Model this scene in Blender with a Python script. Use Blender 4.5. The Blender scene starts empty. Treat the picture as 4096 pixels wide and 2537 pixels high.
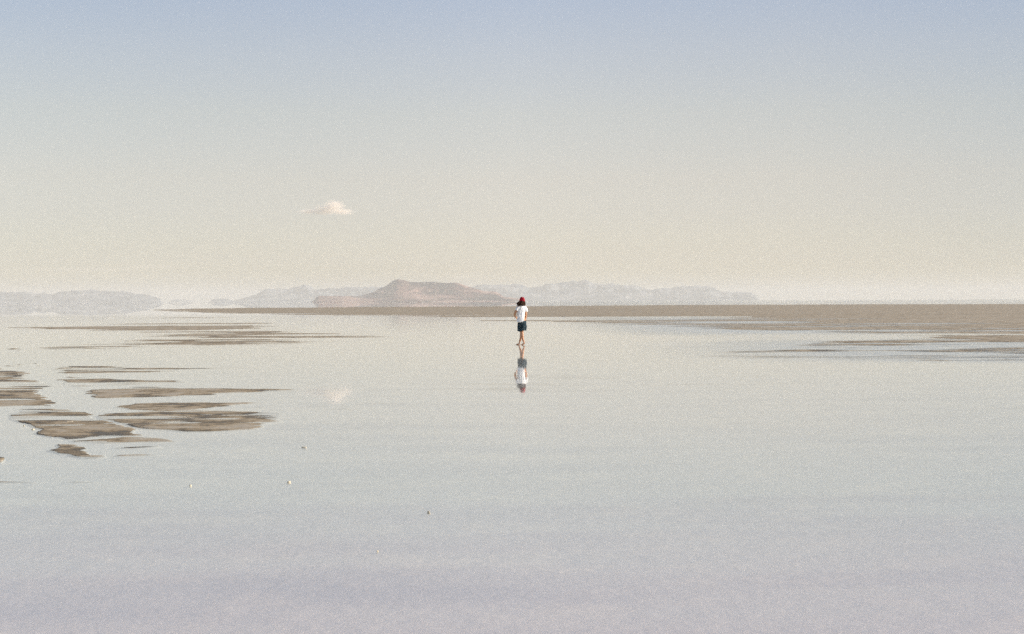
import bpy, math, random
import numpy as np
from mathutils import Vector, Matrix

# ------------------------------------------------------------------ basics
S = bpy.context.scene
COL = S.collection
R = math.radians
W0, H0 = 4096.0, 2537.0          # size of the photograph
FPX = 5689.0                     # focal length in its pixels (50 mm on 36 mm)
EYE = 1.55                       # eye height above the water
SLOPE = -0.0042                  # tilt of the horizon
SUN_AZ, SUN_EL = 88.0, 20.0      # clockwise from +Y, degrees


def yh(x):                       # row of the true horizon in column x
    return 1204.4 + SLOPE * (x - 2048.0)


def ground(x, y):                # photograph pixel -> point on the water plane
    p = y - yh(x)
    d = EYE * FPX / p
    return Vector(((x - 2048.0) / FPX * d, d, 0.0))


def link(name, me, mats, parent=None):
    o = bpy.data.objects.new(name, me)
    COL.objects.link(o)
    for m in (mats if isinstance(mats, (list, tuple)) else [mats]):
        if m is not None:
            me.materials.append(m)
    if parent is not None:
        o.parent = parent
    return o


def tag(o, label=None, cat=None, group=None, kind=None):
    for k, v in (('label', label), ('category', cat), ('group', group), ('kind', kind)):
        if v:
            o[k] = v
    return o


def np_mesh(name, co, quads):
    me = bpy.data.meshes.new(name)
    co = np.ascontiguousarray(co, dtype=np.float32)
    quads = np.ascontiguousarray(quads, dtype=np.int32)
    n = len(quads)
    me.vertices.add(len(co))
    me.vertices.foreach_set('co', co.ravel())
    me.loops.add(n * 4)
    me.loops.foreach_set('vertex_index', quads.ravel())
    me.polygons.add(n)
    me.polygons.foreach_set('loop_start', np.arange(0, n * 4, 4, dtype=np.int32))
    me.update(calc_edges=True)
    me.polygons.foreach_set('use_smooth', np.ones(n, dtype=bool))
    return me


def grid_quads(nr, nc):
    i = np.arange(nr - 1)[:, None] * nc + np.arange(nc - 1)[None, :]
    return np.stack([i, i + 1, i + nc + 1, i + nc], -1).reshape(-1, 4)


# ------------------------------------------------------------------ noise
_rng = np.random.RandomState(7)
_TAB = _rng.uniform(-1, 1, (512, 512)).astype(np.float64)


def vnoise(x, y):
    xi = np.floor(x).astype(np.int64)
    yi = np.floor(y).astype(np.int64)
    fx, fy = x - xi, y - yi
    fx = fx * fx * fx * (fx * (fx * 6 - 15) + 10)
    fy = fy * fy * fy * (fy * (fy * 6 - 15) + 10)
    x0, x1, y0, y1 = xi % 512, (xi + 1) % 512, yi % 512, (yi + 1) % 512
    a = _TAB[y0, x0] * (1 - fx) + _TAB[y0, x1] * fx
    b = _TAB[y1, x0] * (1 - fx) + _TAB[y1, x1] * fx
    return a * (1 - fy) + b * fy


def smooth(t):
    t = np.clip(t, 0, 1)
    return t * t * (3 - 2 * t)


# ------------------------------------------------------------------ materials
def mat(name):
    m = bpy.data.materials.new(name)
    m.use_nodes = True
    nt = m.node_tree
    nt.nodes.clear()
    out = nt.nodes.new('ShaderNodeOutputMaterial')
    return m, nt, out


def N(nt, kind, **kw):
    n = nt.nodes.new(kind)
    for k, v in kw.items():
        if k.startswith('i_'):
            key = k[2:]
            key = int(key) if key.isdigit() else key.replace('_', ' ')
            n.inputs[key].default_value = v
        else:
            setattr(n, k, v)
    return n


def ramp(nt, stops, interp='LINEAR'):
    r = nt.nodes.new('ShaderNodeValToRGB')
    r.color_ramp.interpolation = interp
    e = r.color_ramp.elements
    while len(e) < len(stops):
        e.new(0.5)
    for k, (p, c) in enumerate(stops):
        e[k].position = p
        e[k].color = (c[0], c[1], c[2], 1) if isinstance(c, (tuple, list)) else (c, c, c, 1)
    return r


def cloth_mat(name, c1, c2, scale=30, rough=0.85, bump=0.3, bdist=0.004):
    m, nt, out = mat(name)
    b = N(nt, 'ShaderNodeBsdfPrincipled', i_Roughness=rough)
    b.inputs['Specular IOR Level'].default_value = 0.25
    tc = N(nt, 'ShaderNodeTexCoord')
    no = N(nt, 'ShaderNodeTexNoise', i_Scale=scale, i_Detail=5.0, i_Roughness=0.6)
    nt.links.new(tc.outputs['Object'], no.inputs['Vector'])
    rp = ramp(nt, [(0.3, c1), (0.7, c2)])
    nt.links.new(no.outputs['Fac'], rp.inputs['Fac'])
    nt.links.new(rp.outputs['Color'], b.inputs['Base Color'])
    bp = N(nt, 'ShaderNodeBump', i_Strength=bump, i_Distance=bdist)
    nt.links.new(no.outputs['Fac'], bp.inputs['Height'])
    nt.links.new(bp.outputs['Normal'], b.inputs['Normal'])
    nt.links.new(b.outputs[0], out.inputs['Surface'])
    return m


M_SKIN = cloth_mat('tanned_skin', (0.50, 0.25, 0.135), (0.58, 0.30, 0.165), 14, 0.6, 0.1, 0.001)
M_HAIR = cloth_mat('brown_hair', (0.022, 0.010, 0.005), (0.065, 0.028, 0.012), 60, 0.9, 0.4, 0.004)
M_SHIRT = cloth_mat('white_cotton', (0.83, 0.82, 0.80), (0.88, 0.87, 0.85), 10, 0.9, 0.5, 0.008)
M_SHORTS = cloth_mat('navy_cotton', (0.006, 0.016, 0.026), (0.016, 0.042, 0.055), 18, 0.85, 0.5, 0.006)
M_CAP = cloth_mat('red_knit', (0.30, 0.007, 0.016), (0.43, 0.015, 0.03), 70, 0.85, 0.6, 0.004)
M_EYE = cloth_mat('dark_eye', (0.03, 0.02, 0.015), (0.05, 0.03, 0.02), 5, 0.2, 0.0)


def bed_material():
    m, nt, out = mat('salt_mud')
    b = N(nt, 'ShaderNodeBsdfPrincipled')
    geo = N(nt, 'ShaderNodeNewGeometry')
    sep = N(nt, 'ShaderNodeSeparateXYZ')
    nt.links.new(geo.outputs['Position'], sep.inputs[0])
    mp = N(nt, 'ShaderNodeMapping')
    mp.inputs['Scale'].default_value = (1.0, 1.0, 1.0)
    nt.links.new(geo.outputs['Position'], mp.inputs['Vector'])
    n1 = N(nt, 'ShaderNodeTexNoise', i_Scale=1.1, i_Detail=6.0, i_Roughness=0.65)
    n2 = N(nt, 'ShaderNodeTexNoise', i_Scale=5.0, i_Detail=6.0, i_Roughness=0.65)
    n3 = N(nt, 'ShaderNodeTexNoise', i_Scale=0.05, i_Detail=3.0)
    for n in (n1, n2, n3):
        nt.links.new(mp.outputs[0], n.inputs['Vector'])
    # height + noise -> how dry the mud is
    ad = N(nt, 'ShaderNodeMath', operation='MULTIPLY_ADD')
    nt.links.new(n1.outputs['Fac'], ad.inputs[0])
    ad.inputs[1].default_value = 0.120
    zz = N(nt, 'ShaderNodeMath', operation='MULTIPLY')
    nt.links.new(sep.outputs['Z'], zz.inputs[0])
    zz.inputs[1].default_value = 0.9
    nt.links.new(zz.outputs[0], ad.inputs[2])
    ad2 = N(nt, 'ShaderNodeMath', operation='MULTIPLY_ADD')
    nt.links.new(n2.outputs['Fac'], ad2.inputs[0])
    ad2.inputs[1].default_value = 0.050
    nt.links.new(ad.outputs[0], ad2.inputs[2])
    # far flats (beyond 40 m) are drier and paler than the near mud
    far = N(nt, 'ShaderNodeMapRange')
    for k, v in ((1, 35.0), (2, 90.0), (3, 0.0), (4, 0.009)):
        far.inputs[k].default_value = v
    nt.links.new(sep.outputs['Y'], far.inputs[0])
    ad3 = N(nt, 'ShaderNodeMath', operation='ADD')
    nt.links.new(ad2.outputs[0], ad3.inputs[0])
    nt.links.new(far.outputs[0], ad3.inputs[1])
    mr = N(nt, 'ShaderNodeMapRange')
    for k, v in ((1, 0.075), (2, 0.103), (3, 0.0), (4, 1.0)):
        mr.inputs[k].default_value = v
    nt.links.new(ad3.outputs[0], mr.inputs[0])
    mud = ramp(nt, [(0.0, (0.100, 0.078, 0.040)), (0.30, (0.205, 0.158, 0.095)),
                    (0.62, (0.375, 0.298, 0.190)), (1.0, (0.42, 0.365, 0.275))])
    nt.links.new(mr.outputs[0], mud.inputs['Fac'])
    # deeper bed is pale salt
    dp = N(nt, 'ShaderNodeMapRange')
    for k, v in ((1, -0.0008), (2, -0.0100), (3, 0.0), (4, 1.0)):
        dp.inputs[k].default_value = v
    nt.links.new(sep.outputs['Z'], dp.inputs[0])
    salt = ramp(nt, [(0.30, BED_A), (0.55, BED_B)])
    mp3 = N(nt, 'ShaderNodeMapping')
    mp3.inputs['Scale'].default_value = (0.22, 1.0, 1.0)
    nt.links.new(geo.outputs['Position'], mp3.inputs['Vector'])
    n3.inputs['Scale'].default_value = 1.1
    n3.inputs['Detail'].default_value = 6.0
    nt.links.new(mp3.outputs[0], n3.inputs['Vector'])
    nt.links.new(n3.outputs['Fac'], salt.inputs['Fac'])
    # bed colour shifts from rosy close to the camera to greener further out
    yy = N(nt, 'ShaderNodeMath', operation='MULTIPLY_ADD')
    nt.links.new(n3.outputs['Fac'], yy.inputs[0])
    yy.inputs[1].default_value = 5.0
    nt.links.new(sep.outputs['Y'], yy.inputs[2])
    ym = N(nt, 'ShaderNodeMapRange', interpolation_type='SMOOTHSTEP')
    for k, v in ((1, 9.0), (2, 15.0), (3, 0.0), (4, 1.0)):
        ym.inputs[k].default_value = v
    nt.links.new(yy.outputs[0], ym.inputs[0])
    tint = ramp(nt, [(0.0, (1.0, .955, .965)), (1.0, (.93, 1.0, .995))])
    nt.links.new(ym.outputs[0], tint.inputs['Fac'])
    tm = N(nt, 'ShaderNodeMix', data_type='RGBA', blend_type='MULTIPLY')
    tm.inputs['Factor'].default_value = 1.0
    nt.links.new(salt.outputs['Color'], tm.inputs['A'])
    nt.links.new(tint.outputs['Color'], tm.inputs['B'])
    mx = N(nt, 'ShaderNodeMix', data_type='RGBA')
    nt.links.new(dp.outputs[0], mx.inputs['Factor'])
    nt.links.new(mud.outputs['Color'], mx.inputs['A'])
    nt.links.new(tm.outputs['Result'], mx.inputs['B'])
    nt.links.new(mx.outputs['Result'], b.inputs['Base Color'])
    rg = N(nt, 'ShaderNodeMapRange')
    for k, v in ((1, 0.0), (2, 0.5), (3, 0.45), (4, 0.9)):
        rg.inputs[k].default_value = v
    nt.links.new(mr.outputs[0], rg.inputs[0])
    nt.links.new(rg.outputs[0], b.inputs['Roughness'])
    b.inputs['Specular IOR Level'].default_value = 0.3
    bp = N(nt, 'ShaderNodeBump', i_Strength=0.5, i_Distance=0.02)
    nt.links.new(n2.outputs['Fac'], bp.inputs['Height'])
    nt.links.new(bp.outputs['Normal'], b.inputs['Normal'])
    nt.links.new(b.outputs[0], out.inputs['Surface'])
    return m


def water_material():
    m, nt, out = mat('shallow_water')
    geo = N(nt, 'ShaderNodeNewGeometry')
    sep = N(nt, 'ShaderNodeSeparateXYZ')
    nt.links.new(geo.outputs['Position'], sep.inputs[0])
    # a light wind ruffles the water 60-200 m out, both sides of it lie calm
    rr = ramp(nt, [(0.0, 0.030), (0.20, 0.030), (0.33, 0.06), (0.62, 0.06), (0.80, 0.0), (1.0, 0.0)])
    mr = N(nt, 'ShaderNodeMapRange')
    for k, v in ((1, 0.0), (2, 250.0), (3, 0.0), (4, 1.0)):
        mr.inputs[k].default_value = v
    nt.links.new(sep.outputs['Y'], mr.inputs[0])
    nt.links.new(mr.outputs[0], rr.inputs['Fac'])
    mp = N(nt, 'ShaderNodeMapping')
    mp.inputs['Scale'].default_value = (0.6, 1.0, 1.0)
    nt.links.new(geo.outputs['Position'], mp.inputs['Vector'])
    n1 = N(nt, 'ShaderNodeTexNoise', i_Scale=1.6, i_Detail=3.0, i_Roughness=0.5)
    n2 = N(nt, 'ShaderNodeTexNoise', i_Scale=0.12, i_Detail=3.0)
    nt.links.new(mp.outputs[0], n1.inputs['Vector'])
    nt.links.new(mp.outputs[0], n2.inputs['Vector'])
    st = N(nt, 'ShaderNodeMapRange')
    for k, v in ((1, 20.0), (2, 140.0), (3, 1.0), (4, 0.0)):
        st.inputs[k].default_value = v
    nt.links.new(sep.outputs['Y'], st.inputs[0])
    st2 = N(nt, 'ShaderNodeMath', operation='MULTIPLY')
    nt.links.new(st.outputs[0], st2.inputs[0])
    nt.links.new(n2.outputs['Fac'], st2.inputs[1])
    bp = N(nt, 'ShaderNodeBump', i_Distance=RIPPLE)
    nt.links.new(st2.outputs[0], bp.inputs['Strength'])
    nt.links.new(n1.outputs['Fac'], bp.inputs['Height'])
    # rings spreading from the feet
    ds = N(nt, 'ShaderNodeVectorMath', operation='DISTANCE')
    ds.inputs[1].default_value = tuple(ground(2086, 1380.0))
    nt.links.new(geo.outputs['Position'], ds.inputs[0])
    w1 = N(nt, 'ShaderNodeMath', operation='MULTIPLY')
    nt.links.new(ds.outputs['Value'], w1.inputs[0])
    w1.inputs[1].default_value = 42.0
    w2 = N(nt, 'ShaderNodeMath', operation='SINE')
    nt.links.new(w1.outputs[0], w2.inputs[0])
    w3 = N(nt, 'ShaderNodeMapRange', interpolation_type='SMOOTHSTEP')
    for k, v in ((1, 0.15), (2, 1.3), (3, 1.0), (4, 0.0)):
        w3.inputs[k].default_value = v
    nt.links.new(ds.outputs['Value'], w3.inputs[0])
    w4 = N(nt, 'ShaderNodeMath', operation='MULTIPLY')
    nt.links.new(w2.outputs[0], w4.inputs[0])
    nt.links.new(w3.outputs[0], w4.inputs[1])
    bp0 = bp
    bp = N(nt, 'ShaderNodeBump', i_Strength=1.0, i_Distance=0.0006)
    nt.links.new(w4.outputs[0], bp.inputs['Height'])
    nt.links.new(bp0.outputs['Normal'], bp.inputs['Normal'])
    fr = N(nt, 'ShaderNodeFresnel', i_IOR=1.34)
    # the bed lies under a thin film: light leaving it meets the same reflectance from below
    bk = N(nt, 'ShaderNodeMapRange')
    for k, v in ((1, 0.0), (2, 1.0), (3, 1.39), (4, 1 / 1.39)):
        bk.inputs[k].default_value = v
    nt.links.new(geo.outputs['Backfacing'], bk.inputs[0])
    nt.links.new(bk.outputs[0], fr.inputs['IOR'])
    nt.links.new(bp.outputs['Normal'], fr.inputs['Normal'])
    gl = N(nt, 'ShaderNodeBsdfGlossy', distribution='GGX')
    gl.inputs['Color'].default_value = (1, 1, 1, 1)
    # a gust ruffles the shallows towards the right hand shore
    px = N(nt, 'ShaderNodeMapRange', interpolation_type='SMOOTHSTEP')
    for k, v in ((1, 2.0), (2, 12.0), (3, 0.0), (4, 1.0)):
        px.inputs[k].default_value = v
    nt.links.new(sep.outputs['X'], px.inputs[0])
    wig = N(nt, 'ShaderNodeMath', operation='MULTIPLY_ADD')
    nt.links.new(n2.outputs['Fac'], wig.inputs[0])
    wig.inputs[1].default_value = 14.0
    nt.links.new(sep.outputs['Y'], wig.inputs[2])
    py = N(nt, 'ShaderNodeMapRange')
    for k, v in ((1, 37.0), (2, 137.0), (3, 0.0), (4, 1.0)):
        py.inputs[k].default_value = v
    nt.links.new(wig.outputs[0], py.inputs[0])
    gy = ramp(nt, [(0.03, 0.0), (0.08, 1.0), (0.19, 1.0), (0.26, .30), (0.31, .22), (0.40, .95), (0.8, .9), (1.0, 0.3)])
    nt.links.new(py.outputs[0], gy.inputs['Fac'])
    gm = N(nt, 'ShaderNodeMath', operation='MULTIPLY')
    nt.links.new(px.outputs[0], gm.inputs[0])
    nt.links.new(gy.outputs['Color'], gm.inputs[1])
    gs = N(nt, 'ShaderNodeMath', operation='MULTIPLY_ADD')
    nt.links.new(gm.outputs[0], gs.inputs[0])
    gs.inputs[1].default_value = 0.17
    nt.links.new(rr.outputs['Color'], gs.inputs[2])
    nt.links.new(gs.outputs[0], gl.inputs['Roughness'])
    nt.links.new(bp.outputs['Normal'], gl.inputs['Normal'])
    tr = N(nt, 'ShaderNodeBsdfTransparent')
    tr.inputs['Color'].default_value = (0.94, 0.965, 0.97, 1)
    mx = N(nt, 'ShaderNodeMixShader')
    # facets of the ruffled water lean towards the eye and mirror less of the sky
    fd = N(nt, 'ShaderNodeMapRange')
    for k, v in ((1, 0.0), (2, 1.0), (3, 1.0), (4, 0.28)):
        fd.inputs[k].default_value = v
    nt.links.new(gm.outputs[0], fd.inputs[0])
    fm = N(nt, 'ShaderNodeMath', operation='MULTIPLY')
    nt.links.new(fr.outputs[0], fm.inputs[0])
    nt.links.new(fd.outputs[0], fm.inputs[1])
    nt.links.new(fm.outputs[0], mx.inputs[0])
    nt.links.new(tr.outputs[0], mx.inputs[1])
    nt.links.new(gl.outputs[0], mx.inputs[2])
    nt.links.new(mx.outputs[0], out.inputs['Surface'])
    return m


def hill_material(name, c1, c2, c3):
    m, nt, out = mat(name)
    b = N(nt, 'ShaderNodeBsdfPrincipled', i_Roughness=0.95)
    b.inputs['Specular IOR Level'].default_value = 0.1
    geo = N(nt, 'ShaderNodeNewGeometry')
    mp = N(nt, 'ShaderNodeMapping')
    mp.inputs['Scale'].default_value = (1.0, 0.6, 3.0)
    nt.links.new(geo.outputs['Position'], mp.inputs['Vector'])
    n1 = N(nt, 'ShaderNodeTexNoise', i_Scale=0.004, i_Detail=8.0, i_Roughness=0.65)
    nt.links.new(mp.outputs[0], n1.inputs['Vector'])
    rp = ramp(nt, [(0.39, c1), (0.5, c2), (0.60, c3)])  # mottling; its steep dark-to-light contrast also paints relief shade on the slopes
    nt.links.new(n1.outputs['Fac'], rp.inputs['Fac'])
    nt.links.new(rp.outputs['Color'], b.inputs['Base Color'])
    nt.links.new(b.outputs[0], out.inputs['Surface'])
    return m


# tunables ----------------------------------------------------------------
BED_A, BED_B = (0.675, 0.61, 0.545), (0.79, 0.70, 0.60)
RIPPLE = 0.0012
HAZE_DENSITY = 1.0e-4
HAZE_COLOR = (0.785, 0.772, 0.720)
HAZE_ANISO = 0.0
SUN_STRENGTH = 4.2
SKY_STRENGTH = 0.10
EXPOSURE = 0.64

# ------------------------------------------------------------------ mud shoals
# (column, top row, bottom row, strength) along each shoal; then softness of its upper and lower shore
SHOALS = [
 ([(540,1240,1243,0),(640,1238,1246,.5),(800,1235,1252,.85),(1000,1232,1258,1),(1500,1228.5,1264,1),(2000,1226,1274,1),
   (2700,1220.5,1284,1),(3400,1218,1306,1),(4096,1216.5,1334,1),(5200,1213,1352,1),(8000,1200,1350,1)], 2, .32),
 ([(2600,1426,1434,0),(2850,1414,1436,.20),(3000,1402,1441,.34),(3300,1378,1446,.38),(3600,1368,1446,.40),
   (4096,1362,1440,.42),(5200,1350,1460,.7),(7000,1340,1480,1)], 8, 6),
 ([(210,1282,1284,0),(300,1277,1283,.65),(500,1275,1281.5,.95),(750,1272,1279,.95),(900,1270,1278,.65),(990,1272,1275,0)], 2, 3),
 ([(-900,1240,1256,.9),(-300,1245,1252,.7),(0,1246,1250,.55),(110,1246,1249,0)], 2, 2),
 ([(-500,1286,1291,.7),(0,1287,1290,.5),(120,1287,1289,0)], 2, 2),
 ([(-2500,1310,1318,1),(-400,1308,1314,.8),(0,1307,1313,.65),(200,1306,1319,.76),(400,1302,1326,.80),(600,1298,1328,.82),(800,1298,1328,.80),
   (1000,1296,1319,.72),(1080,1296,1304,.6),(1220,1298,1303,0)], 3, 6),
 ([(140,1395,1400,0),(230,1370,1402,.45),(300,1365,1402,.50),(450,1356,1400,.54),(600,1333,1394,.66),(750,1327,1391,.72),(900,1326,1389,.74),
   (1000,1321,1383,.74),(1100,1324,1379,.70),(1200,1330,1372,.64),(1350,1345,1366,.52),(1500,1350,1363,.4),(1600,1355,1362,0)], 8, 7),
 ([(38,1398,1401,0),(50,1395,1402,.9),(78,1392,1397,.9),(92,1391,1394,0)], 2, 2),
 ([(50,1470,1473,0),(70,1460,1470,.8),(95,1450,1460,.6),(110,1447,1452,0)], 3, 3),
 ([(225,1484,1488,.6),(245,1468,1502,1),(400,1467,1496,1),(600,1469,1489,1),(700,1469,1483,.9),(900,1470,1475,.6),(1150,1470,1473,0)], 2.5, 3),
 ([(236,1502,1506,.5),(262,1504,1530,1),(290,1506,1542,1),(400,1512,1542,1),(500,1517,1540,1),(600,1519,1535,1),(700,1522,1533,.95),(750,1524,1529,.7),(820,1525,1527,0)], 3, 2.5),
 ([(340,1555,1560,.5),(380,1554,1590,1),(450,1552,1592,1),(600,1551,1588,1),(800,1553,1581,1),(900,1556,1574,.56),(1000,1560,1569,.34),(1100,1558,1565,.24),(1200,1556,1562,0)], 2.5, 3),
 ([(470,1628,1632,.4),(550,1617,1640,1),(650,1613,1644,1),(750,1613,1636,1),(850,1615,1629,.9),(950,1612,1619,.6),(1060,1612,1615,0)], 3, 3),
 ([(385,1660,1664,0),(420,1655,1675,.8),(480,1654,1695,1),(560,1648,1706,1),(650,1641,1715,1),(750,1643,1726,1),(850,1645,1725,1),
   (950,1650,1718,.9),(1020,1652,1710,.75),(1100,1655,1690,.55),(1165,1655,1680,0)], 4, 3),
 ([(-2500,1440,1520,1),(-600,1470,1508,1),(0,1472,1515,1),(60,1486,1513,1),(100,1495,1506,.9),(128,1500,1502,0)], 3, 4),
 ([(-2500,1500,1640,1),(-600,1500,1628,1),(0,1505,1624,1),(60,1516,1623,1),(118,1520,1622,1),(134,1522,1622,0)], 3, 3),
 ([(108,1519,1580,0),(122,1520,1575,1),(160,1528,1562,1),(190,1536,1551,.9),(220,1540,1546,.65),(265,1542,1546,0)], 3, 3),
 ([(108,1560,1622,0),(122,1564,1622,1),(140,1575,1622,1),(170,1590,1622,.95),(200,1607,1623,.9),(225,1618,1622,0)], 4, 3),
 ([(10,1645,1648,.3),(45,1641,1668,.8),(62,1639,1684,1),(90,1637,1694,1),(130,1636,1710,1),(200,1636,1744,1),(260,1641,1753,1),(320,1651,1752,1),(380,1668,1749,1),
   (440,1690,1748,1),(500,1708,1747,1),(560,1728,1746,.9),(605,1741,1745,0)], 3, 3),
 ([(240,1762,1766,0),(265,1762,1771,.9),(400,1759,1775,.95),(500,1755,1774,1),(600,1755,1774,1),(650,1758,1772,.9),(695,1764,1770,0)], 3, 3),
 ([(420,1788,1790,.3),(500,1784,1790,.85),(600,1780,1787,.85),(700,1779,1783,.6),(770,1780,1782,0)], 2, 2),
 ([(190,1797,1800,0),(215,1781,1805,.85),(270,1782,1816,.9),(305,1788,1832,.85),(335,1800,1834,.8),(370,1822,1834,.7),(410,1820,1827,.5),(440,1819,1822,0)], 4, 4),
 ([(455,1824,1826,.2),(480,1821,1826,.85),(550,1818,1823,.8),(650,1815,1818,0)], 2, 2),
 ([(455,1894,1897,0),(520,1892,1898,.6),(590,1893,1898,.6),(620,1895,1897,0)], 2, 2),
 ([(-1500,1920,1945,.9),(-300,1928,1938,.7),(0,1930,1936,.62),(130,1930,1934,.5),(235,1931,1933,0)], 3, 2),
 ([(235,1928,1932,0),(300,1927,1933,.5),(360,1928,1932,.5),(410,1929,1931,0)], 2, 2),
 ([(-700,1820,1850,1),(-60,1828,1850,1),(0,1834,1848,.8),(14,1838,1844,0)], 4, 3),
 ([(1740,1356,1357,0),(1770,1355.5,1359,.55),(1840,1355,1358.5,.5),(1860,1356,1357,0)], 1.5, 1.5),
 ([(1400,1256,1270,.1),(2000,1262,1290,.26),(2500,1272,1300,.30),(3000,1285,1322,.32),(3400,1296,1334,.32),(4096,1322,1372,.36),(5200,1345,1380,.5)], 4, 5),
]


def shoal_field(X, Y):
    cov = np.zeros_like(X)
    for pts, ft, fb in SHOALS:
        a = np.array(pts, dtype=float)
        if fb < 1:                                   # lower shore softness grows along the big flat
            fbv = 7 + np.clip((X - 900) / 3200, 0, 1.5) * 60
        else:
            fbv = fb
        t = np.interp(X, a[:, 0], a[:, 1])
        b = np.interp(X, a[:, 0], a[:, 2])
        s = np.interp(X, a[:, 0], a[:, 3])
        s = np.where((X < a[0, 0]) | (X > a[-1, 0]), 0 if True else s, s)
        if fb >= 1 and ft > 1.5:
            ft, fbv = ft * (1.7 if a[:, 1].mean() > 1440 else 2.7), fb * (1.7 if a[:, 1].mean() > 1440 else 3.0)
        c = s * smooth((Y - t + ft) / (2 * ft)) * smooth((b + fbv * .4 - Y) / (1.4 * fbv))
        cov = np.maximum(cov, np.minimum(c * 1.24, 1.0) if (fb >= 1 and a[:, 1].mean() > 1290) else c)
    return cov


def build_bed():
    st = 3.0
    px = np.concatenate([np.linspace(-9000, -260, 120, endpoint=False), np.arange(-260, 4360, st), np.linspace(4360, 13000, 120)])
    tx = (px - 2048.0) / FPX
    p = np.concatenate([np.arange(13.0, 70.0, 1.0), np.arange(70.0, 260.0, 1.2), np.arange(260.0, 640.0, 1.7), np.arange(640.0, 700.0, 3.0), np.arange(700.0, 1420.0, 5.0),
                        np.geomspace(1430, 9000, 40)])
    d = EYE * FPX / p
    TX, D = np.meshgrid(tx, d)
    P = EYE * FPX / D
    GX, GY = TX * D, D
    X = 2048.0 + TX * FPX
    Y = yh(X) + P
    wig = vnoise(GX / 1.1 + 40, GY / .8 + 3) + .6 * vnoise(GX / .45 + 4, GY / .35 + 33)
    drag = vnoise(GX / 5 + 9, GY / .45 + 3) + .7 * vnoise(GX / 4 + 5, GY / 1.3 + 8) + .9 * vnoise(GX / 2.6 + 1, GY / .17 + 71)
    cov = shoal_field(X + drag * (44 - 20 * smooth((P - 200) / 120)), Y + wig * 3.2 * np.clip(P / 300, .15, 1.6))
    # natural relief of the bed: octaves fade where the mesh can no longer carry them
    cell = np.maximum(np.abs(np.gradient(D, axis=0)), 0.01)
    n = np.zeros_like(GX)
    wsum = 0
    for L, a in ((34, .5), (15, .7), (7, .9), (3.2, 1.0), (1.5, 1.0), (.7, .8), (.33, .6)):
        fade = smooth(2.2 - 4.0 * cell / L + .6)
        sx = 1.7                                     # wind-drawn, a little longer across
        n += a * fade * vnoise(GX / (L * sx) + L * 3.1, GY / L + L * 7.7)
        wsum += a * a
    n = n / (math.sqrt(wsum) * 0.62)
    r = np.zeros_like(GX)
    for L, a in ((9, 1.0), (4, 1.0), (1.9, 1.0), (.9, 1.0), (.42, 1.0), (.2, 1.0), (.1, .9)):     # wind-drawn streaks
        fade = smooth(2.7 - 2.1 * cell / L) * smooth(1.6 - L / (GY * .035 + .3) * .35)
        r += a * fade * vnoise(GX / (L * 4.5) + L * 5.3, GY / L + L * 2.9)
    r = r / 1.25
    edge = smooth(1.05 - np.abs(cov - .5) * 1.6)
    env = .42 + .58 * smooth(cov / .16)                 # open water keeps an unbroken bed
    n, r = n * env, r * env
    s = cov + 0.30 * n * (0.30 + 0.70 * edge) + r * (0.35 + 0.22 * smooth((P - 230) / 60) + 0.36 * edge)
    dip = -0.008 * smooth(np.clip(0.25 - cov, 0, 1) / .25)
    calm = 1 - .55 * smooth((P - 480) / 300)            # smoother bed in the nearer water
    Z = 0.020 * (cov + (s - cov) * calm - 0.5) + dip
    Z = np.where(Z > 0, Z * .38, Z * .8)
    Z = np.clip(Z, -0.03, 0.012)
    co = np.stack([GX, GY, Z], -1).reshape(-1, 3)
    q = grid_quads(len(d), len(tx))
    nb = len(co)
    big = 30000.0
    co = np.concatenate([co, [[-big, -big, -.06], [big, -big, -.06], [big, big, -.06], [-big, big, -.06]]])
    q = np.concatenate([q, [[nb, nb + 1, nb + 2, nb + 3]]])
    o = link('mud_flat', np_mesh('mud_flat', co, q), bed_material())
    return tag(o, kind='structure')


build_bed()

me = np_mesh('water', np.array([[-30000, -30000, 0], [30000, -30000, 0], [30000, 30000, 0], [-30000, 30000, 0]]), np.array([[0, 1, 2, 3]]))
tag(link('water', me, water_material()), kind='structure')

# ------------------------------------------------------------------ hills
FAR_R = [(835,1199),(850,1197),(880,1194),(915,1197),(930,1203),(949,1200),(998,1186),(1020,1180),(1043,1166),(1072,1155),(1146,1154),(1185,1149),(1220,1140),(1244,1149),
         (1264,1161),(1283,1158),(1318,1153),(1367,1153),(1411,1146),(1470,1150),(1560,1148),(1700,1146),(1883,1149),(1923,1139),(1974,1139),(2023,1138),(2087,1137),
         (2121,1149),(2160,1148),(2195,1137),(2234,1133),(2308,1127),(2352,1127),(2392,1136),(2441,1135),(2490,1141),(2539,1141),(2578,1153),(2603,1161),
         (2628,1156),(2687,1151),(2736,1143),(2824,1146),(2859,1154),(2883,1167),(2913,1164),(2932,1171),(2957,1167),(3006,1170),(3026,1181),(3036,1193),(3041,1201)]
FAR_L = [(-1400,1205),(-1250,1180),(-1000,1172),(-700,1160),(-400,1170),(-200,1172),(0,1169),(100,1166),(150,1176),(175,1170),(210,1178),(240,1167),(330,1161),(400,1161),(440,1166),(470,1164),
         (520,1168),(560,1178),(585,1179),(610,1186),(640,1196),(655,1205),(662,1211)]
MESA = [(1239,1208),(1254,1195),(1274,1184),(1342,1184),(1441,1184),(1465,1176),(1490,1168),(1515,1156),(1544,1144),(1564,1129),(1578,1119),(1598,1116),
        (1618,1121),(1637,1127),(1687,1129),(1736,1129),(1785,1133),(1829,1133),(1859,1141),(1883,1149),(1923,1161),(1957,1166),(1982,1166),(2001,1176),
        (2016,1188),(2050,1191),(2080,1195),(2100,1200),(2112,1204)]
KNOLL = [(668,1210),(690,1200),(715,1196),(740,1197),(765,1203),(790,1209)]


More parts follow.
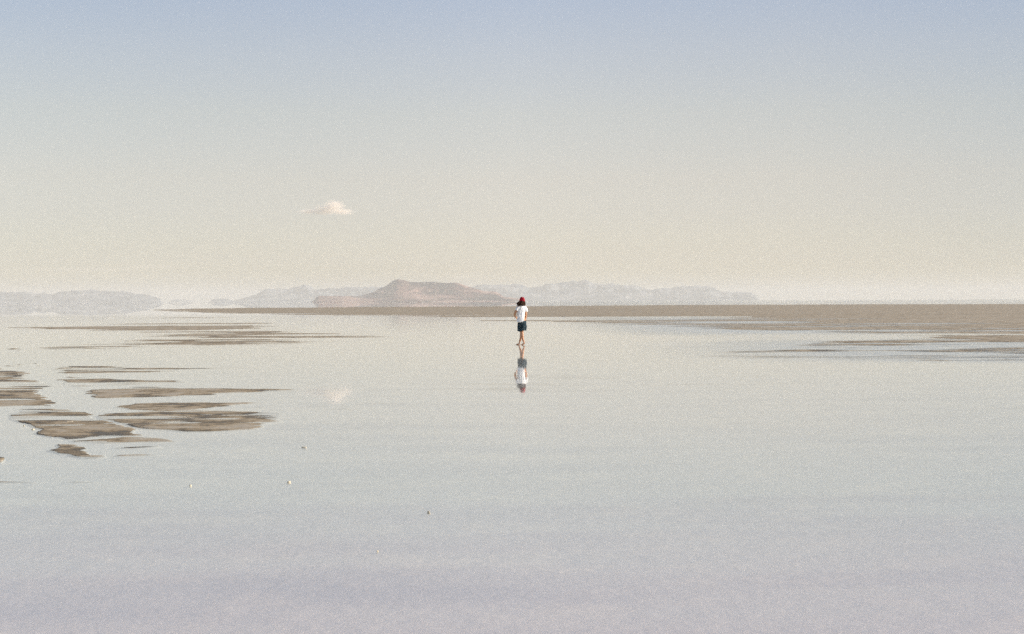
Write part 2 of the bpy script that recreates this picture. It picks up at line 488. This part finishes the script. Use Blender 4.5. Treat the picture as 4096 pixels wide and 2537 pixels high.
def hill(name, prof, dist, depth, material, seed, rough=0.16, jag=0.05):
    a = np.array(prof, float)
    ang = (a[:, 0] - 2048.0) / FPX
    ht = np.maximum((yh(a[:, 0]) - a[:, 1]) / FPX * dist, 0) + EYE
    xs = np.arange(ang[0] * dist, ang[-1] * dist, 9.0)
    ridge = np.interp(xs, ang * dist, ht)
    edge = np.minimum(xs - xs[0], xs[-1] - xs)
    ridge = ridge * smooth(edge / 60.0 + .1)
    vs = np.linspace(0, 1, 110)
    XX, VV = np.meshgrid(xs, vs)
    RR = np.meshgrid(ridge, vs)[0]
    # front slope climbs to the crest at v = .5, then falls away behind it
    up = np.clip(VV / .5, 0, 1)
    dn = np.clip((1 - VV) / .5, 0, 1)
    sh = np.where(VV < .5, 0.30 * up + .70 * up ** 2.6, dn ** 1.2)
    YY = dist + (VV - .5) * depth
    g = np.zeros_like(XX)
    for L, w in ((900, .5), (420, .8), (190, 1), (90, .8), (40, .5)):
        g += w * (1 - 2 * np.abs(vnoise(XX / L + seed, YY / (L * 2.0) + seed * 3)))
    g = g / 3.6
    mask = np.sin(np.pi * np.clip(VV * 1.15, 0, 1)) * smooth(np.abs(VV - .5) / .16 + .12)
    Z = RR * sh * (1 + rough * 4.0 * g * mask) - 1.2 * (1 - sh)
    tot = RR * (jag * (vnoise(XX / 70 + 9, YY / 400) + .7 * vnoise(XX / 28 + 3, YY / 200)))
    Z = Z + tot * sh
    X2 = XX * (YY / dist)
    co = np.stack([X2, YY, Z], -1).reshape(-1, 3)
    o = link(name, np_mesh(name, co, grid_quads(len(vs), len(xs))), material)
    return tag(o, kind='structure')


M_FAR = hill_material('far_rock_hazed', (0.03, 0.05, 0.08), (0.15, 0.18, 0.21), (0.32, 0.33, 0.34))  # bluish cast puts some of the distance haze into the rock colour
M_NEAR = hill_material('red_rock', (0.045, 0.028, 0.03), (0.20, 0.112, 0.092), (0.46, 0.285, 0.22))
hill('hills', FAR_R, 15000, 2600, M_FAR, 11.3)
hill('hills', FAR_L, 14000, 2400, M_FAR, 47.1)
hill('hills', KNOLL, 19000, 1200, M_FAR, 77.1)
hill('mesa_hill', MESA, 8500, 1500, M_NEAR, 23.7, .14, .018)


# ------------------------------------------------------------------ clouds
def fused(name, V, F, voxel, smooth_it, material, parent, noise=None):
    """union of the lofts as one continuous skin"""
    me = bpy.data.meshes.new(name)
    me.from_pydata(V, [], F)
    o = link(name, me, material)
    r = o.modifiers.new('r', 'REMESH'); r.mode = 'VOXEL'; r.voxel_size = voxel
    s = o.modifiers.new('s', 'SMOOTH'); s.factor = .5; s.iterations = smooth_it
    bpy.context.view_layer.update()
    ev = o.evaluated_get(bpy.context.evaluated_depsgraph_get())
    m2 = bpy.data.meshes.new_from_object(ev)
    m2.name = name
    o.modifiers.clear()
    o.data = m2
    if len(m2.materials) == 0:
        m2.materials.append(material)
    n = len(m2.vertices)
    co = np.empty(n * 3, np.float32); m2.vertices.foreach_get('co', co); co = co.reshape(-1, 3)
    if noise is not None:
        co = noise(co.astype(np.float64)).astype(np.float32)
        m2.vertices.foreach_set('co', co.ravel())
    m2.polygons.foreach_set('use_smooth', np.ones(len(m2.polygons), dtype=bool))
    m2.update()
    if parent is not None:
        o.parent = parent
    return o


def cloud(name, lobes, dist, depth, dens, label, seed):
    """lobes: (column, row, half width, half height) in the photograph; each a flattened puff of vapour"""
    cx = sum(l[0] for l in lobes) / len(lobes)
    cy = sum(l[1] for l in lobes) / len(lobes)
    k = dist / FPX
    V, F = [], []
    for (lx, ly, w, h) in lobes:
        base = len(V)
        nu, nv = 40, 22
        for j in range(nv + 1):
            th = math.pi * j / nv
            for i in range(nu):
                ph = 2 * math.pi * i / nu
                p = Vector((math.sin(th) * math.cos(ph), math.sin(th) * math.sin(ph), math.cos(th)))
                V.append(((lx - cx) * k + p.x * w * k, p.y * depth, (cy - ly) * k + p.z * h * k))
        for j in range(nv):
            for i in range(nu):
                F.append((base + j * nu + i, base + j * nu + (i + 1) % nu, base + (j + 1) * nu + (i + 1) % nu, base + (j + 1) * nu + i))
    m, nt, out = mat(name + '_vapour')
    tc = N(nt, 'ShaderNodeTexCoord')
    total = None
    for (lx, ly, w, h) in lobes:
        mp = N(nt, 'ShaderNodeMapping', vector_type='TEXTURE')
        mp.inputs['Location'].default_value = ((lx - cx) * k, 0, (cy - ly) * k)
        mp.inputs['Scale'].default_value = (w * k, depth, h * k)
        nt.links.new(tc.outputs['Object'], mp.inputs['Vector'])
        ln = N(nt, 'ShaderNodeVectorMath', operation='LENGTH')
        nt.links.new(mp.outputs[0], ln.inputs[0])
        mr = N(nt, 'ShaderNodeMapRange', interpolation_type='SMOOTHSTEP')
        for kk, v in ((1, 1.0), (2, 0.05), (3, 0.0), (4, 1.0)):
            mr.inputs[kk].default_value = v
        nt.links.new(ln.outputs['Value'], mr.inputs[0])
        if total is None:
            total = mr
        else:
            ad = N(nt, 'ShaderNodeMath', operation='MAXIMUM')
            nt.links.new(total.outputs[0], ad.inputs[0])
            nt.links.new(mr.outputs[0], ad.inputs[1])
            total = ad
    no = N(nt, 'ShaderNodeTexNoise', i_Scale=0.009 * 20000 / dist, i_Detail=5.0, i_Roughness=0.6)
    nt.links.new(tc.outputs['Object'], no.inputs['Vector'])
    nr = N(nt, 'ShaderNodeMapRange')
    for kk, v in ((1, 0.35), (2, 0.65), (3, -0.18), (4, 0.25)):
        nr.inputs[kk].default_value = v
    nt.links.new(no.outputs['Fac'], nr.inputs[0])
    ad = N(nt, 'ShaderNodeMath', operation='ADD', use_clamp=True)
    nt.links.new(total.outputs[0], ad.inputs[0])
    nt.links.new(nr.outputs[0], ad.inputs[1])
    mu = N(nt, 'ShaderNodeMath', operation='MULTIPLY')
    nt.links.new(ad.outputs[0], mu.inputs[0])
    nt.links.new(total.outputs[0], mu.inputs[1])
    mu2 = N(nt, 'ShaderNodeMath', operation='MULTIPLY')
    nt.links.new(mu.outputs[0], mu2.inputs[0])
    mu2.inputs[1].default_value = dens
    pv = N(nt, 'ShaderNodeVolumePrincipled')
    pv.inputs['Color'].default_value = (0.99, 0.915, 0.82, 1)
    pv.inputs['Anisotropy'].default_value = 0.0
    nt.links.new(mu2.outputs[0], pv.inputs['Density'])
    nt.links.new(pv.outputs[0], out.inputs['Volume'])
    m.cycles.volume_sampling = 'DISTANCE'
    o = fused(name, V, F, 12.0 * dist / 20000 * (2 if len(lobes) < 3 else 1), 2, m, None)
    o.location = ((cx - 2048) * k, dist, (yh(cx) - cy) * k + EYE)
    return tag(o, label, 'cloud')


cloud('cloud', [(1340, 827, 62, 40), (1322, 838, 98, 32), (1296, 847, 112, 20), (1372, 848, 70, 19), (1248, 847, 84, 15)], 20000, 320, 0.0095,
      'small cream coloured cloud floating alone in the clear sky', 1)
cloud('cloud', [(330, 1078, 420, 14), (620, 1068, 240, 12)], 24000, 500, 0.0006,
      'long faint streak of cloud low over the hills on the left', 2)
cloud('cloud', [(1860, 1108, 130, 16)], 24000, 400, 0.0007,
      'faint low cloud just above the end of the reddish flat topped hill', 3)


# ------------------------------------------------------------------ person
def loft(V, F, rings, segs=20):
    """rings: (centre, axis_u, axis_v) ellipses"""
    b = len(V)
    for c, u, v in rings:
        for i in range(segs):
            t = 2 * math.pi * i / segs
            V.append(tuple(c + u * math.cos(t) + v * math.sin(t)))
    for j in range(len(rings) - 1):
        for i in range(segs):
            F.append((b + j * segs + i, b + j * segs + (i + 1) % segs, b + (j + 1) * segs + (i + 1) % segs, b + (j + 1) * segs + i))
    F.append(tuple(b + i for i in reversed(range(segs))))
    e = b + (len(rings) - 1) * segs
    F.append(tuple(e + i for i in range(segs)))


def tube(V, F, pts, rad, segs=14, flat=1.0, up=(0, 0, 1), sub=4, caps=True):
    """smooth tapered limb through pts; rounded ends"""
    pts = [Vector(p) for p in pts]
    P, Q = [], []
    n = len(pts)
    for i in range(n - 1):
        p0, p1, p2, p3 = pts[max(i - 1, 0)], pts[i], pts[i + 1], pts[min(i + 2, n - 1)]
        for k in range(sub):
            t = k / sub
            P.append(0.5 * ((2 * p1) + (p2 - p0) * t + (2 * p0 - 5 * p1 + 4 * p2 - p3) * t * t + (3 * p1 - p0 - 3 * p2 + p3) * t ** 3))
            tt = t * t * (3 - 2 * t)
            Q.append(rad[i] * (1 - tt) + rad[i + 1] * tt)
    P.append(pts[-1]); Q.append(rad[-1])
    if caps:
        d0 = (P[0] - P[1]).normalized(); d1 = (P[-1] - P[-2]).normalized()
        a, ra, z, rz = P[0], Q[0], P[-1], Q[-1]
        P = [a + d0 * ra * .9, a + d0 * ra * .6] + P + [z + d1 * rz * .6, z + d1 * rz * .9]
        Q = [ra * .35, ra * .78] + Q + [rz * .78, rz * .35]
    rings = []
    for i, p in enumerate(P):
        d = (P[min(i + 1, len(P) - 1)] - P[max(i - 1, 0)]).normalized()
        ref = Vector(up)
        if abs(d.dot(ref)) > .9:
            ref = Vector((0, 1, 0)) if abs(d.y) < .8 else Vector((1, 0, 0))
        u = d.cross(ref).normalized()
        v = d.cross(u).normalized()
        rings.append((p, u * Q[i], v * Q[i] * flat))
    loft(V, F, rings, segs)


def stack(V, F, rows, segs=28):
    """rows: (z, cx, cy, rx, ry)"""
    loft(V, F, [(Vector((cx, cy, z)), Vector((rx, 0, 0)), Vector((0, ry, 0))) for z, cx, cy, rx, ry in rows], segs)


def hand(V, F, wrist, d, palm_n, side):
    """five-fingered hand; d = direction of the fingers, palm_n = palm normal, side=+1 thumb along d x palm_n"""
    d = Vector(d).normalized(); pn = Vector(palm_n); pn = (pn - d * pn.dot(d)).normalized()
    s = d.cross(pn).normalized() * side
    w = Vector(wrist)
    tube(V, F, [w - d * .01, w + d * .035, w + d * .085], [.022, .032, .034], flat=.45, up=tuple(pn), sub=3)
    for k, (off, L) in enumerate(((.026, .070), (.009, .078), (-.009, .072), (-.025, .056))):
        b = w + d * .085 + s * off
        curl = .35 + .06 * k
        p1 = b + d * L * .42 + pn * L * .08
        p2 = p1 + (d * math.cos(curl) + pn * math.sin(curl)) * L * .33
        p3 = p2 + (d * math.cos(2 * curl) + pn * math.sin(2 * curl)) * L * .27
        tube(V, F, [b - d * .02, p1, p2, p3], [.0088, .0085, .0076, .0066], segs=8, sub=2)
    t0 = w + d * .025 + s * .022
    t1 = t0 + (d * .6 + s * .7).normalized() * .035 + pn * .006
    t2 = t1 + (d * .85 + s * .4 + pn * .3).normalized() * .032
    t3 = t2 + (d * .95 + s * .1 + pn * .3).normalized() * .022
    tube(V, F, [t0, t1, t2, t3], [.012, .0105, .0095, .0080], segs=8, sub=2)


FEET = ground(2086, 1380.0)
person = bpy.data.objects.new('person', None)
COL.objects.link(person)
person.location = (FEET.x, FEET.y, -0.012)
person.rotation_euler = (0, 0, R(30))
tag(person, 'barefoot person in red cap, white t-shirt and navy shorts walking away through shallow water', 'person')

# body --------------------------------------------------------------------
V, F = [], []
stack(V, F, [(.80, .005, 0, .06, .05), (.83, .005, -.005, .13, .095), (.90, 0, -.01, .148, .105), (1.0, -.005, 0, .128, .088), (1.08, -.01, .005, .118, .082),
             (1.20, -.01, .005, .135, .095), (1.30, -.01, 0, .150, .098), (1.36, -.005, -.005, .145, .080), (1.395, 0, -.008, .10, .062), (1.415, 0, -.01, .06, .05)])
tube(V, F, [(0, -.01, 1.38), (.01, .0, 1.43), (.025, .01, 1.49)], [.055, .050, .052])                # neck
stack(V, F, [(1.445, .03, .055, .02, .02), (1.46, .03, .045, .045, .050), (1.49, .03, .03, .058, .072), (1.53, .03, .018, .068, .088), (1.57, .03, .01, .073, .095),
             (1.61, .03, .005, .074, .095), (1.64, .03, 0, .066, .084), (1.662, .03, 0, .046, .058), (1.672, .03, 0, .015, .02)])      # skull and jaw
tube(V, F, [(.03, .098, 1.57), (.03, .115, 1.545), (.03, .112, 1.535)], [.009, .013, .012], segs=10)   # nose
tube(V, F, [(.008, .094, 1.506), (.03, .100, 1.506), (.052, .094, 1.506)], [.006, .009, .006], segs=8)   # lips
tube(V, F, [(.0, .09, 1.588), (.03, .098, 1.592), (.06, .09, 1.588)], [.008, .009, .008], segs=8)        # brow
for sx in (-1, 1):
    tube(V, F, [(.03 + sx * .074, -.002, 1.585), (.03 + sx * .081, -.008, 1.565), (.03 + sx * .074, .0, 1.535)], [.008, .012, .007], segs=8)
# arms
tube(V, F, [(.135, -.005, 1.355), (.165, -.01, 1.22), (.170, -.02, 1.10), (.172, .0, .98), (.162, .025, .875)], [.052, .043, .037, .034, .024])
hand(V, F, (.160, .028, .872), (-.08, .10, -1), (-1, .1, 0), 1)
tube(V, F, [(-.135, -.005, 1.355), (-.20, .005, 1.24), (-.240, .045, 1.12), (-.20, .13, 1.035), (-.12, .19, .985)], [.052, .043, .038, .034, .024])
hand(V, F, (-.118, .192, .983), (.9, .35, -.2), (0, -1, -.1), 1)
# legs: left foot forward, right foot behind with its heel lifting
tube(V, F, [(-.070, 0, .84), (-.040, .03, .68), (.018, .060, .475), (.024, .066, .40), (.022, .070, .30), (.012, .100, .20), (-.004, .150, .095)], [.082, .068, .048, .047, .048, .038, .026])
tube(V, F, [(.080, 0, .84), (.058, .005, .68), (.034, .020, .475), (.026, .00, .40), (.014, -.035, .30), (.004, -.090, .20), (.000, -.155, .115)], [.082, .068, .048, .047, .048, .038, .026])
tube(V, F, [(-.004, .125, .045), (-.008, .19, .042), (-.014, .27, .022), (-.018, .31, .018)], [.030, .032, .030, .020], flat=.8)          # left foot
tube(V, F, [(.006, -.185, .075), (.006, -.125, .058), (.008, -.045, .024), (.010, -.005, .018)], [.028, .031, .030, .020], flat=.8)        # right foot
for k in range(5):
    tube(V, F, [(-.036 + k * .0125, .305, .016), (-.040 + k * .0135, .338 + .006 * (k > 2), .014)], [.008, .0075], segs=8, sub=2)
    tube(V, F, [(-.016 + k * .0125, -.008, .016), (-.018 + k * .0135, .024 - .004 * (k > 2), .014)], [.008, .0075], segs=8, sub=2)
body = fused('body', V, F, .0045, 3, M_SKIN, person)

eye_parts = []
for sx in (-1, 1):
    V, F = [], []
    tube(V, F, [(.03 + sx * .031, .082, 1.567), (.03 + sx * .031, .092, 1.567)], [.011, .009], segs=10)
    me = bpy.data.meshes.new('eye'); me.from_pydata(V, [], F)
    link('eye', me, M_EYE, person)


# t-shirt -----------------------------------------------------------------
def fold_fn(amp, fz, seed):
    def f(co):
        ang = np.arctan2(co[:, 1], co[:, 0])
        n = vnoise(ang * 5 + seed, co[:, 2] * fz + seed * 2) + .6 * vnoise(ang * 9 + co[:, 2] * 14 + seed, co[:, 2] * fz * 2.2)
        rr = np.hypot(co[:, 0], co[:, 1]) + 1e-6
        co[:, 0] += co[:, 0] / rr * n * amp
        co[:, 1] += co[:, 1] / rr * n * amp
        return co
    return f


V, F = [], []
stack(V, F, [(.808, -.030, -.005, .132, .106), (.825, -.030, -.005, .140, .114), (.88, -.028, -.008, .140, .116), (.96, -.028, -.004, .134, .108), (1.06, -.024, .002, .130, .104),
             (1.18, -.018, .004, .140, .110), (1.29, -.008, .0, .160, .112), (1.35, -.004, -.004, .166, .096), (1.395, 0, -.008, .132, .076), (1.422, .004, -.010, .072, .060), (1.432, .006, -.010, .058, .050)])
tube(V, F, [(.12, -.006, 1.352), (.165, -.008, 1.29), (.186, -.012, 1.20), (.190, -.016, 1.175)], [.062, .064, .062, .060], caps=False)
tube(V, F, [(-.12, -.006, 1.352), (-.168, -.004, 1.30), (-.200, .004, 1.225)], [.060, .060, .056], caps=False)
shirt = fused('t_shirt', V, F, .007, 3, M_SHIRT, person, fold_fn(.010, 7.0, 3.3))

V, F = [], []
stack(V, F, [(.520, .034, .02, .128, .098), (.60, .032, .01, .136, .104), (.70, .020, -.003, .150, .112), (.76, .020, -.006, .160, .118), (.83, .016, -.006, .160, .118), (.87, .005, -.004, .150, .110)])
tube(V, F, [(-.060, .003, .78), (-.052, .02, .66), (-.040, .045, .545), (-.036, .055, .508)], [.088, .092, .092, .094], caps=False, sub=3)
tube(V, F, [(.098, .0, .78), (.108, .0, .66), (.106, .005, .55), (.105, .006, .518)], [.086, .092, .088, .090], caps=False, sub=3)
shorts = fused('shorts', V, F, .007, 2, M_SHORTS, person, fold_fn(.005, 9.0, 8.1))

# hair: loose curly locks from under the cap to the shoulders ---------------
random.seed(5)
V, F = [], []
stack(V, F, [(1.405, .0, -.055, .075, .030), (1.43, .0, -.050, .115, .050), (1.48, .01, -.035, .118, .075), (1.54, .026, -.012, .092, .098), (1.59, .03, 0, .082, .104), (1.60, .03, 0, .05, .06)])
for i in range(120):
    a = random.uniform(math.radians(165), math.radians(375)) if i % 6 else random.uniform(math.radians(150), math.radians(390))
    ca, sa = math.cos(a), math.sin(a)
    r0 = .082
    x0, y0 = .03 + ca * r0, sa * .10
    L = random.uniform(.10, .175)
    spread = random.uniform(.03, .105) * (1.35 if ca < 0 else .7)
    ph = random.uniform(0, 6.28)
    pts, rad = [], []
    for k in range(7):
        t = k / 6
        w = .011 * t
        pts.append((x0 + ca * spread * t ** .8 - .03 * t + w * math.sin(ph + t * 9), y0 + sa * spread * .4 * t + w * math.cos(ph + t * 8), 1.56 - L * t))
        rad.append(.015 * (1 - .5 * t))
    tube(V, F, pts, rad, segs=6, sub=2)
me = bpy.data.meshes.new('hair'); me.from_pydata(V, [], F)
me.polygons.foreach_set('use_smooth', [True] * len(me.polygons))
link('hair', me, M_HAIR, person)

# knitted cap: ribbed dome over a folded cuff ------------------------------
V, F = [], []
segs = 64
rows = [(1.548, .090, .108), (1.552, .097, .115), (1.575, .098, .116), (1.588, .095, .113), (1.589, .089, .107), (1.62, .087, .104), (1.655, .078, .092),
        (1.685, .060, .070), (1.703, .036, .042), (1.710, .010, .012)]
for z, rx, ry in rows:
    for i in range(segs):
        t = 2 * math.pi * i / segs
        q = 1 + (.018 if i % 2 else -.018)
        V.append((.03 + rx * q * math.cos(t), .0 + ry * q * math.sin(t), z - .10 * ry * math.sin(t) * -.6 - .006))
for j in range(len(rows) - 1):
    for i in range(segs):
        F.append((j * segs + i, j * segs + (i + 1) % segs, (j + 1) * segs + (i + 1) % segs, (j + 1) * segs + i))
F.append(tuple((len(rows) - 1) * segs + i for i in range(segs)))
me = bpy.data.meshes.new('cap'); me.from_pydata(V, [], F)
link('cap', me, M_CAP, person)

# ------------------------------------------------------------------ salt crusts
M_CRUST = cloth_mat('salt_crust', (0.56, 0.47, 0.32), (0.74, 0.66, 0.50), 40, 0.8, 0.8, 0.01)


def crust(x, y, w, ratio, hgt, label, seed, flat=False):
    hgt *= .65
    g = ground(x, y)
    wd = .62 * w / FPX * g.y
    rg = random.Random(seed)
    V, F = [], []
    nu, nv = 28, 10
    ph = [rg.uniform(0, 6.28) for _ in range(6)]
    for j in range(nv + 1):
        t = j / nv
        for i in range(nu):
            a = 2 * math.pi * i / nu
            rr = (1 + .22 * math.sin(2 * a + ph[0]) + .14 * math.sin(3 * a + ph[1]) + .08 * math.sin(5 * a + ph[2]) + rg.uniform(-.04, .04))
            rad = wd / 2 * rr * math.sin(t * math.pi / 2) ** .8
            zz = hgt * (math.cos(t * math.pi / 2) ** .7) * (1 + .25 * math.sin(3 * a + ph[3]) * t) + rg.uniform(-.06, .06) * hgt
            V.append((rad * math.cos(a), rad * math.sin(a) * ratio, zz - (.012 if t > .95 else 0)))
    for j in range(nv):
        for i in range(nu):
            F.append((j * nu + i, (j + 1) * nu + i, (j + 1) * nu + (i + 1) % nu, j * nu + (i + 1) % nu))
    me = bpy.data.meshes.new('salt_crust'); me.from_pydata(V, [], F)
    o = link('salt_crust', me, M_CRUST)
    o.location = (g.x, g.y, 0)
    o.rotation_euler = (0, 0, rg.uniform(-.3, .3))
    return tag(o, label, 'salt crust', 'pale salt crusts scattered over the flat')


crust(1152, 1931, 17, 1.0, .020, 'biggest yellowish salt lump in open water below the mud bars', 1)
crust(757, 1944, 15, 1.0, .012, 'low yellowish salt lump in the water left of the biggest lump', 2)
crust(1711, 2052, 15, 1.0, .016, 'small cream salt lump alone in open water, rightmost of the three lumps', 3)
crust(1505, 2208, 10, 1.2, .010, 'tiny white salt fleck nearest to the camera', 4)
crust(1214, 1790, 34, 1.0, .008, 'thin flat salt crust in open water to the right of the lowest mud bar', 5)
crust(270, 1689, 54, .45, .022, 'long white salt crust lying in the middle of the brown mud bar', 7)
crust(128, 1719, 16, 1.0, .016, 'salt lump on the lower left shore of the brown mud bar', 8)
crust(92, 1704, 12, 1.0, .014, 'small salt lump at the left tip of the brown mud bar', 9)
crust(668, 1700, 26, .6, .018, 'pale salt crust on the lower shore of the right hand mud bar', 10)

# ------------------------------------------------------------------ haze
top = 225.0
b = 30500.0
co = [(sx * b, sy * b, z) for z in (-2.0, top) for sy in (-1, 1) for sx in (-1, 1)]
me = bpy.data.meshes.new('haze')
me.from_pydata(co, [], [(0, 2, 3, 1), (4, 5, 7, 6), (0, 1, 5, 4), (2, 6, 7, 3), (0, 4, 6, 2), (1, 3, 7, 5)])
m, nt, out = mat('haze_air')
pv = N(nt, 'ShaderNodeVolumePrincipled')
pv.inputs['Color'].default_value = (*HAZE_COLOR, 1)
pv.inputs['Density'].default_value = HAZE_DENSITY
pv.inputs['Anisotropy'].default_value = HAZE_ANISO
nt.links.new(pv.outputs[0], out.inputs['Volume'])
m.cycles.homogeneous_volume = True
tag(link('haze', me, m), kind='stuff')

# ------------------------------------------------------------------ world, sun
wd = bpy.data.worlds.new('World')
S.world = wd
wd.use_nodes = True
nt = wd.node_tree
nt.nodes.clear()
out = nt.nodes.new('ShaderNodeOutputWorld')
bg = nt.nodes.new('ShaderNodeBackground')
sky = nt.nodes.new('ShaderNodeTexSky')
sky.sky_type = 'NISHITA'
sky.sun_disc = False
sky.sun_elevation = R(SUN_EL)
sky.sun_rotation = R(SUN_AZ)
sky.altitude = 1200
sky.air_density = 1.0
sky.dust_density = 2.0
sky.ozone_density = 1.0
bg.inputs['Strength'].default_value = SKY_STRENGTH
SKY_TINT = [(0.0, (.57, .515, .435)), (0.05, (.57, .52, .47)), (0.115, (.62, .545, .56)), (0.24, (.695, .555, .53)), (0.34, (.78, .585, .51)),
            (0.52, (.87, .645, .525)), (0.68, (.90, .68, .575)), (0.90, (.88, .705, .64)), (1.0, (.88, .705, .64))]
SKY_TINT = [(a, tuple(v * 0.8 for v in c)) for a, c in SKY_TINT]
SKY_SIDE = [(0.0, (.92, .96, 1.0)), (0.24, (.96, .985, 1.0)), (0.5, (1.04, 1.04, 1.04)), (0.66, (.91, .925, .935)), (0.79, (.725, .78, .83)), (1.0, (.66, .70, .76))]
tc = nt.nodes.new('ShaderNodeTexCoord')
sp = nt.nodes.new('ShaderNodeSeparateXYZ')
nt.links.new(tc.outputs['Generated'], sp.inputs[0])
mr = N(nt, 'ShaderNodeMapRange')
for k, v in ((1, 0.0), (2, 0.25), (3, 0.0), (4, 1.0)):
    mr.inputs[k].default_value = v
nt.links.new(sp.outputs['Z'], mr.inputs[0])
rp = ramp(nt, SKY_TINT)
nt.links.new(mr.outputs[0], rp.inputs['Fac'])
vm = N(nt, 'ShaderNodeVectorMath', operation='MULTIPLY')
nt.links.new(sky.outputs[0], vm.inputs[0])
nt.links.new(rp.outputs['Color'], vm.inputs[1])
mr2 = N(nt, 'ShaderNodeMapRange')
for k, v in ((1, -0.6), (2, 0.6), (3, 0.0), (4, 1.0)):
    mr2.inputs[k].default_value = v
nt.links.new(sp.outputs['X'], mr2.inputs[0])
rp2 = ramp(nt, SKY_SIDE)
nt.links.new(mr2.outputs[0], rp2.inputs['Fac'])
vm2 = N(nt, 'ShaderNodeVectorMath', operation='MULTIPLY')
nt.links.new(vm.outputs[0], vm2.inputs[0])
nt.links.new(rp2.outputs['Color'], vm2.inputs[1])
vs = N(nt, 'ShaderNodeVectorMath', operation='SCALE')
vs.inputs['Scale'].default_value = 1 / 0.8 * 1.6
nt.links.new(vm2.outputs[0], vs.inputs[0])
nt.links.new(vs.outputs[0], bg.inputs['Color'])
nt.links.new(bg.outputs[0], out.inputs['Surface'])

sun = bpy.data.lights.new('sun', 'SUN')
sun.energy = SUN_STRENGTH
sun.angle = R(0.53)
sun.color = (1.0, 0.93, 0.84)
so = bpy.data.objects.new('sun', sun)
COL.objects.link(so)
sd = Vector((math.sin(R(SUN_AZ)) * math.cos(R(SUN_EL)), math.cos(R(SUN_AZ)) * math.cos(R(SUN_EL)), math.sin(R(SUN_EL))))
so.rotation_euler = sd.to_track_quat('Z', 'Y').to_euler()
so.location = (0, 0, 50)

# ------------------------------------------------------------------ camera, render
cam = bpy.data.cameras.new('camera')
cam.lens = 50.0
cam.sensor_width = 36.0
cam.clip_start = 0.1
cam.clip_end = 200000.0
cobj = bpy.data.objects.new('camera', cam)
COL.objects.link(cobj)
pitch = math.atan((1268.5 - 1204.4) / FPX)
cobj.matrix_world = Matrix.Translation((0, 0, EYE)) @ Matrix.Rotation(math.pi / 2 - pitch, 4, 'X') @ Matrix.Rotation(math.atan(SLOPE), 4, 'Z')
S.camera = cobj

S.render.engine = 'CYCLES'
S.cycles.use_denoising = False
S.cycles.use_adaptive_sampling = True
S.cycles.adaptive_threshold = 0.035
S.cycles.adaptive_min_samples = 44
S.cycles.max_bounces = 8
S.cycles.transparent_max_bounces = 12
S.cycles.volume_bounces = 3
S.cycles.sample_clamp_direct = 1.0
S.cycles.sample_clamp_indirect = 0.8
S.cycles.volume_max_steps = 128
S.view_settings.view_transform = 'Standard'
S.view_settings.look = 'None'
S.view_settings.exposure = EXPOSURE
S.view_settings.gamma = 1.0
